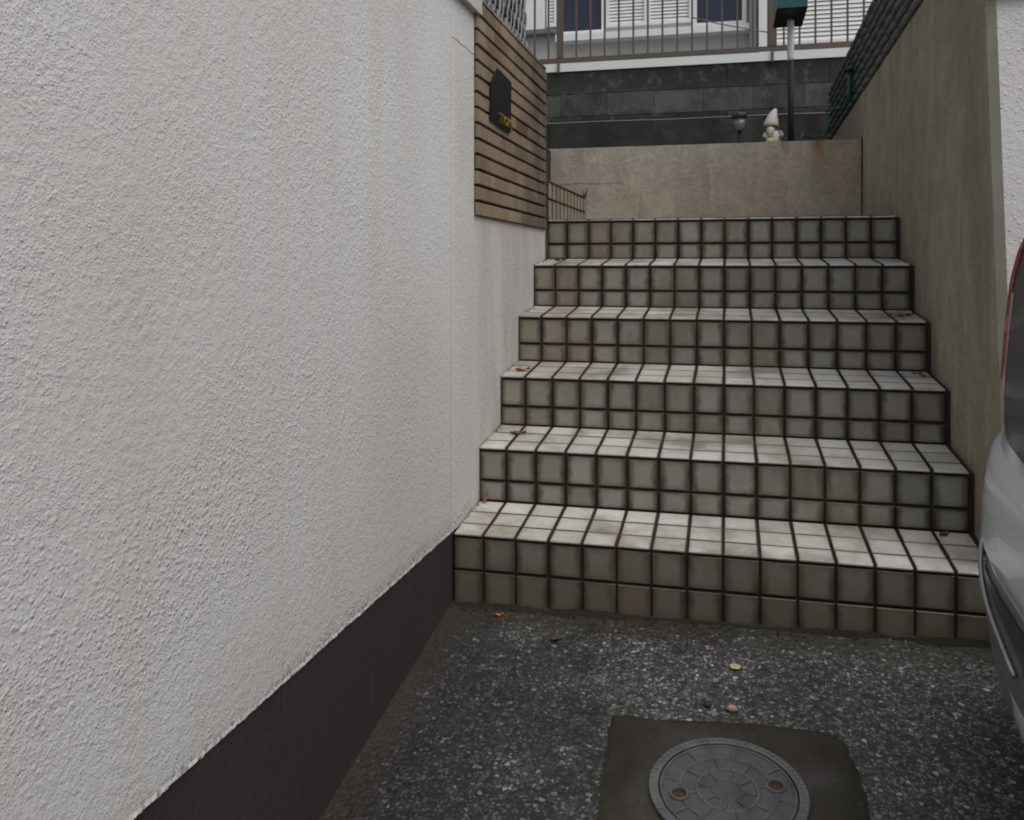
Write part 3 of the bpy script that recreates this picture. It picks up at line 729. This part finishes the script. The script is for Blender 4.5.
nr, na = 30, 120; Vv = []; ids = {}
for j in range(nr+1):
    for i in range(na): Vv.append(mp(.149*j/nr, 2*math.pi*i/na, .002))
F = []
for j in range(nr):
    for i in range(na):
        q = (j*na+i, j*na+(i+1) % na, (j+1)*na+(i+1) % na, (j+1)*na+i)
        c_ = sum((Vv[k] for k in q), Vector())/4
        if hole(c_) > .0175: F.append(q)
m.add(Vv, F)
m.build('cover_plate', M['iron'], mh)
m = MB()
def rib(m, pts, w=.0050, h=.0055):
    if len(pts) == 2: pts = [pts[0].lerp(pts[1], k/6) for k in range(7)]
    for a, b in zip(pts[:-1], pts[1:]):
        if hole((a+b)/2) < .0235: continue
        d = (b-a).normalized(); s_ = d.cross(PN).normalized()*w; e = d*w*.3
        m.hexa([a-s_-e, a+s_-e, b+s_+e, b-s_+e]+[p+PN*(h-.002) for p in (a-s_*.6-e, a+s_*.6-e, b+s_*.6+e, b-s_*.6+e)])
arc = lambda r, a0, a1, n=10: [mp(r, a0+(a1-a0)*k/n, .002) for k in range(n+1)]
rib(m, arc(.031, 0, 2*math.pi, 32)); rib(m, arc(.145, 0, 2*math.pi, 80), .0035)
for k in range(8):                       # web: petals of an octagon round a medallion, spokes staggered outward
    a = 2*math.pi*k/8+.39
    rib(m, [mp(.031, a, .002), mp(.066, a, .002)])
    rib(m, arc(.066, a, a+2*math.pi/8, 4))
    rib(m, [mp(.066, a+.39, .002), mp(.104, a+.39, .002)] if k not in (0, 4) or True else [])
    rib(m, arc(.104, a+.39, a+.39+2*math.pi/8, 10)) if k not in (7, 3) or True else None
    rib(m, [mp(.104, a, .002), mp(.145, a, .002)])
m.build('ribs', M['worniron'], mh)
for a in (0, math.pi):
    m = MB()
    for k in range(20):
        p = 2*math.pi*k/20; q = 2*math.pi*(k+1)/20; c_ = mp(HR, a)
        f = lambda r, t, h: c_+U*(r*math.cos(t))+V_*(r*math.sin(t))+PN*h
        m.hexa([f(.0155, p, .0), f(.0225, p, .0), f(.0225, q, .0), f(.0155, q, .0), f(.0165, p, .0065), f(.021, p, .0065), f(.021, q, .0065), f(.0165, q, .0065)])
    m.build('hole_collar', M['worniron'], mh)
m = MB(); m.face([mp(.15, 2*math.pi*k/24, -.0012) for k in range(24)]); m.build('hole_floor', M['rust'], mh)

# ---------------------------------------------------------------- leaves, petals, stones
def leaf(name, loc, size, ang, mat, label, cat='leaf', group=None, tilt=.15, curl=.25):
    m = MB(); ca, sa = math.cos(ang), math.sin(ang)
    def fn(u, v):
        t = u; w = .42*math.sin(math.pi*min(1, t**.8))*(1-.25*t)+.01
        x = (t-.5)*size; y = (v-.5)*2*w*size*.55
        z = .004+curl*size*((t-.5)**2)+.5*abs(v-.5)*size*.25+tilt*x*.3+.003*math.sin(9*t+5*v)
        return (loc[0]+x*ca-y*sa, loc[1]+x*sa+y*ca, loc[2]+z)
    m.grid(fn, 10, 4)
    o = m.build(name, mat); md = o.modifiers.new('thick', 'SOLIDIFY'); md.thickness = .0012
    return tag(o, label, cat, group)
def tz(y, i): return Z1+RI*(i-1)+SL*(y-(Y1+D_*(i-1)))+.0008
leaf('fallen_leaf', (-.800, 3.420, tz(3.42, 3)), .062, .5, M['leaf'], 'orange brown leaf lying at the left end of the third tread')
leaf('fallen_leaf', (.655, 3.745, tz(3.745, 4)), .060, 2.8, M['leaf'], 'rust brown leaf lying at the right end of the fourth tread')
leaf('fallen_leaf', (.705, 3.765, tz(3.765, 4)), .045, .6, M['leafdark'], 'small dark brown leaf beside the rust leaf on the fourth tread')
leaf('fallen_leaf', (.705, 3.53, tz(3.53, 3)), .045, 1.9, M['leafdark'], 'dark curled leaf in the right corner of the third tread')
leaf('fallen_leaf', (.690, 3.565, tz(3.565, 3)), .030, .2, M['leaf'], 'tiny rusty leaf scrap in the right corner of the third tread')
leaf('fallen_leaf', (-.775, 4.10, tz(4.10, 5)), .055, .1, M['leafdark'], 'flat brown leaf at the left end of the fifth tread')
leaf('fallen_leaf', (-.765, 3.195, tz(3.195, 2)), .06, .2, M['leafdark'], 'brown leaf litter at the left back of the second tread')
leaf('fallen_leaf', (.66, 2.985, tz(2.985, 1)), .05, .9, M['leafdark'], 'dark leaf at the right back of the first tread behind the car bumper')
leaf('fallen_leaf', (-.696, 2.65, gz(-.696, 2.65)), .028, .4, M['leaf'], 'small orange leaf on the wet ground near the left end of the steps')
m = MB()
for k in range(5):
    a = 2*math.pi*k/5+.3; c_ = Vector((.02+.008*math.cos(a), 2.48+.008*math.sin(a), gz(.02, 2.48)+.003))
    m.lathe(c_, [(.003, -.002), (.0085, .001), (.008, .003), (.002, .0025)], 10)
tag(m.build('fallen_blossom', M['petal']), 'pale yellow blossom on the dark ground between the steps and the manhole', 'blossom')
leaf('dry_stalk', (-.49, 2.55, gz(-.49, 2.55)), .06, 1.2, M['twig'], 'straw coloured dry stalk on the ground in front of the first step', 'stalk', curl=.1)
m = MB(); m.lathe((.011, 2.289, gz(.011, 2.289)-.001), [(.005, 0), (.011, .004), (.012, .009), (.008, .014), (.003, .016)], 10, sx=1.15, sy=.9)
tag(m.build('pebble', M['stone']), 'pinkish pebble at the edge of the mortar patch above the manhole', 'pebble')
m = MB(); m.lathe((-.05, 2.30, gz(-.05, 2.30)-.001), [(.005, 0), (.011, .003), (.010, .008), (.004, .010)], 9)
tag(m.build('pebble', M['grout']), 'black pebble at the edge of the mortar patch, left of the pink pebble', 'pebble')
leaf('fallen_leaf', (-.838, 3.005, tz(3.0, 1)+.012), .038, 1.5, M['chip'], 'rust brown chip standing against the second riser at its left end', 'leaf', tilt=3)
# dirt gathered where the treads meet the walls
mm = MB()
for i in range(1, 6):
    for side in (0, 1):
        for k in range(13):
            y = Y1+D_*(i-1)+.30*(1-random.random()**2*.9); x = (RX-.006-abs(random.gauss(0, .016))) if side else (LX+.004+abs(random.gauss(0, .008)))
            s_ = random.uniform(.0014, .0042); mm.lathe((x, y, tz(y, i)-.001), [(s_*.6, 0), (s_, s_*.4), (s_*.4, s_*.9)], 6, sx=random.uniform(.7, 1.5))
tag(mm.build('debris', M['twig']), kind='stuff')
mm = MB()
for k in range(170):
    x = random.uniform(-.85, .74); y = 2.70-abs(random.gauss(0, .022)); s_ = random.uniform(.002, .006)
    mm.lathe((x, y, gz(x, y)-.001), [(s_*.7, 0), (s_, s_*.4), (s_*.4, s_*.8)], 6, sx=random.uniform(.7, 1.7))
def bank(u, v):
    x = -.864+1.60*u; w = .016+.016*math.sin(x*5+1)**2+.022*math.sin(x*13.7)**2*abs(math.sin(x*2.3))
    y = 2.706-w*v; return (x, y, gz(x, y)-.002+(.004+.010*abs(math.sin(x*9+2))*abs(math.sin(x*3.1)))*(1-v)**1.5+.0015*math.sin(x*190)*math.cos(v*9+x*60)*(1-v))
mm.grid(bank, 260, 8)
tag(mm.build('dirt', M['soil']), kind='stuff')

# ---------------------------------------------------------------- parked car (tall silver hatchback, tail towards the steps)
car = thing('parked_car', 'silver hatchback backed in beside the steps, rear bumper corner and tail lamp showing', 'car', (1.314, .73, -1.306))
car.rotation_euler = (math.atan(.127), 0, 0)
HW = ([.15, .165, .2, .28, .36, .44, .5, .54, .6, .66, .7, .74, .8, .9, 1.0, 1.1, 1.18, 1.25, 1.40, 1.52, 1.60, 1.635],
      [.68, .712, .733, .746, .757, .762, .763, .762, .762, .757, .750, .748, .757, .756, .752, .755, .747, .742, .70, .655, .60, .50])
def hw(h): return float(np.interp(h, *HW))
def yr(h): return float(np.interp(h, [0, .2, .3, .72, .78, 1.0, 1.6, 1.635], [1.70, 1.74, 1.76, 1.76, 1.70, 1.70, 1.5, 1.4]))
def yf(h): return float(np.interp(h, [0, .2, .3, .6, .80, .92, 1.0, 1.5, 1.635], [-1.66, -1.70, -1.72, -1.70, -1.60, -1.15, -.95, -.35, -.15]))
RY, RXc, EX = .42, .30, 2/2.3
def surf(h, a, side=-1, off=0.0):
    """a<0: metres forward of the rear corner along the side; 0..1: round the corner; 1..2: along the tail to the middle"""
    w, y1 = hw(h), yr(h)
    if a <= 0: p = Vector((-w, y1-RY+a)); n = Vector((-1, 0))
    elif a <= 1:
        t = a*math.pi/2; p = Vector((-w+RXc*(1-math.cos(t)**EX), y1-RY+RY*math.sin(t)**EX)); n = Vector((-math.cos(t)*RY, math.sin(t)*RXc)).normalized()
    else: p = Vector((-w+RXc+(w-RXc)*(a-1), y1)); n = Vector((0, 1))
    p = p+n*off
    return Vector((p.x*(-side), p.y, h))
def car_loc(p): return Vector(car.location)+Vector(p)      # the builder subtracts the parent's base again
hs2 = [.15, .165, .18, .2, .24, .28, .32, .36, .40, .44, .47, .5, .52, .54, .57, .6, .63, .66, .68, .7, .72, .74, .77, .8, .85, .9, 1.0, 1.1, 1.18, 1.25, 1.32, 1.40, 1.46, 1.52, 1.57, 1.60, 1.62, 1.635]
aa = [i/24 for i in range(25)]
def loop(h):
    L = [surf(h, a) for a in aa]+[surf(h, 1+k/5) for k in range(1, 6)]
    y0 = yf(h); w = hw(h); fc = []
    for k in range(13):
        t = math.pi/2*k/12; fc.append(Vector((-w+.35*(1-math.cos(t)**.8), y0+.30*(1-math.sin(t)**.8), h)))
    half = list(reversed(fc))+[Vector((-w, y0+.30+(yr(h)-RY-y0-.30)*k/8, h)) for k in range(1, 8)]+L
    half = [Vector((0, y0, h))]+half
    return half+[Vector((-p.x, p.y, p.z)) for p in reversed(half[1:-1])]
loops = [loop(h) for h in hs2]; nl = len(loops[0])
m = MB(); m.add([car_loc(p) for L in loops for p in L], [(j*nl+i, j*nl+(i+1) % nl, (j+1)*nl+(i+1) % nl, (j+1)*nl+i) for j in range(len(hs2)-1) for i in range(nl)]
      + [tuple(range((len(hs2)-1)*nl, len(hs2)*nl)), tuple(range(nl-1, -1, -1))], smooth=True)
fixnormals(m.build('body', M['silver'], car))
def patch(name, mat, a0, a1, lo, hi, off, side=-1, na=24, nh=8, thick=.006, parent=None):
    m = MB(); f = lambda q, a: q(a) if callable(q) else q
    def fn(u, v):
        a = a0+(a1-a0)*u; h = f(lo, a)+(f(hi, a)-f(lo, a))*v
        e = min(min(u, 1-u)*na*.5, min(v, 1-v)*nh*.5, 1)
        return car_loc(surf(h, a, side, off-thick*(1-e)))
    m.grid(fn, na, nh)
    return m.build(name, mat, parent or car)
for sd_ in (-1, 1):
    sn = sd_
    patch('shaded_lower_bumper', M['shadesilver'], -.62, 1.02, .168, lambda a: .475, .007, sd_, 40, 10)  # silver lower bumper facing down, its shade put into a darker colour
    bp = patch('rear_bumper', M['silver'], -.62, 1.02, .478, lambda a: .742-.035*max(0, min(1, .35-a))**1.2, .014, sd_, 40, 14, .016)
    lm = patch('tail_lamp', M['smoke'], -.30, .20, lambda a: .765+.03*max(0, a)-.10*max(0, -a), 1.19, .006, sd_, 24, 10)
    patch('red_lens', M['redlens'], .210, .60, .86, 1.19, .010, sd_, 16, 24, .004, lm)
    patch('recess', M['smoke'], -.22, .27, lambda a: .40+.17*max(-.22, a), lambda a: .458, .0095, sd_, 12, 4, .002)
    m = MB(); pts = []
    for k in range(14):
        a = .40-.52*k/13; pts.append(car_loc(surf(.505-.155*(k/13)**.9, a, sd_, .013)))
    m.tube(pts, .0055, 8); m.build('trim_strip', M['chrome'], car)
    patch('lower_lip', M['silver'], -.6, -.02, .185, lambda a: .275, .012, sd_, 12, 5, .006)
    patch('side_window', M['glass'], -1.9, -.10, 1.0, 1.45, .004, sd_, 24, 8, .003)
    for yw in (.93, -1.15):
        cw = car_loc((sd_*(hw(.3)-.130), yw, .275)); ax = Vector((sd_, 0, 0))
        m = MB(); m.lathe(cw, [(.17, 0), (.27, .0), (.275, .03), (.275, .07), (.262, .098), (.185, .10), (.18, .092)], 40, ax); w_ = m.build('wheel', M['rubber'], car)
        m = MB(); m.lathe(cw+ax*.088, [(.178, 0), (.17, .008), (.06, .004), (.03, .012), (.005, .013)], 40, ax); m.build('rim', M['chrome'], w_)
m = MB()
def rg(u, v):
    h = 1.02+.42*v; w = hw(h)-.16; return car_loc((-w+2*w*u, yr(h)+.004, h))
m.grid(rg, 8, 6); m.build('rear_window', M['glass'], car)
m = MB()
def wg(u, v):
    h = 1.01+.42*v; w = hw(h)-.36; return car_loc((-w+2*w*u, yf(h)-.004, h))
m.grid(wg, 8, 6); m.build('windscreen', M['glass'], car)
for sd_ in (-1, 1):
    m = MB(); m.lathe(car_loc((sd_*.50, -1.615, .66)), [(.05, 0), (.11, .02), (.10, .06), (.04, .085)], 20, Vector((0, -1, .15)).normalized(), sx=1.2, sy=.8); m.build('headlight', M['lens'], car)
    m = MB(); m.lathe(car_loc((sd_*.80, -.62, 1.06)), [(.03, -.05), (.075, -.03), (.08, .02), (.05, .05)], 16, Vector((0, 1, 0)), sx=1.1, sy=.8); m.build('mirror', M['silver'], car)
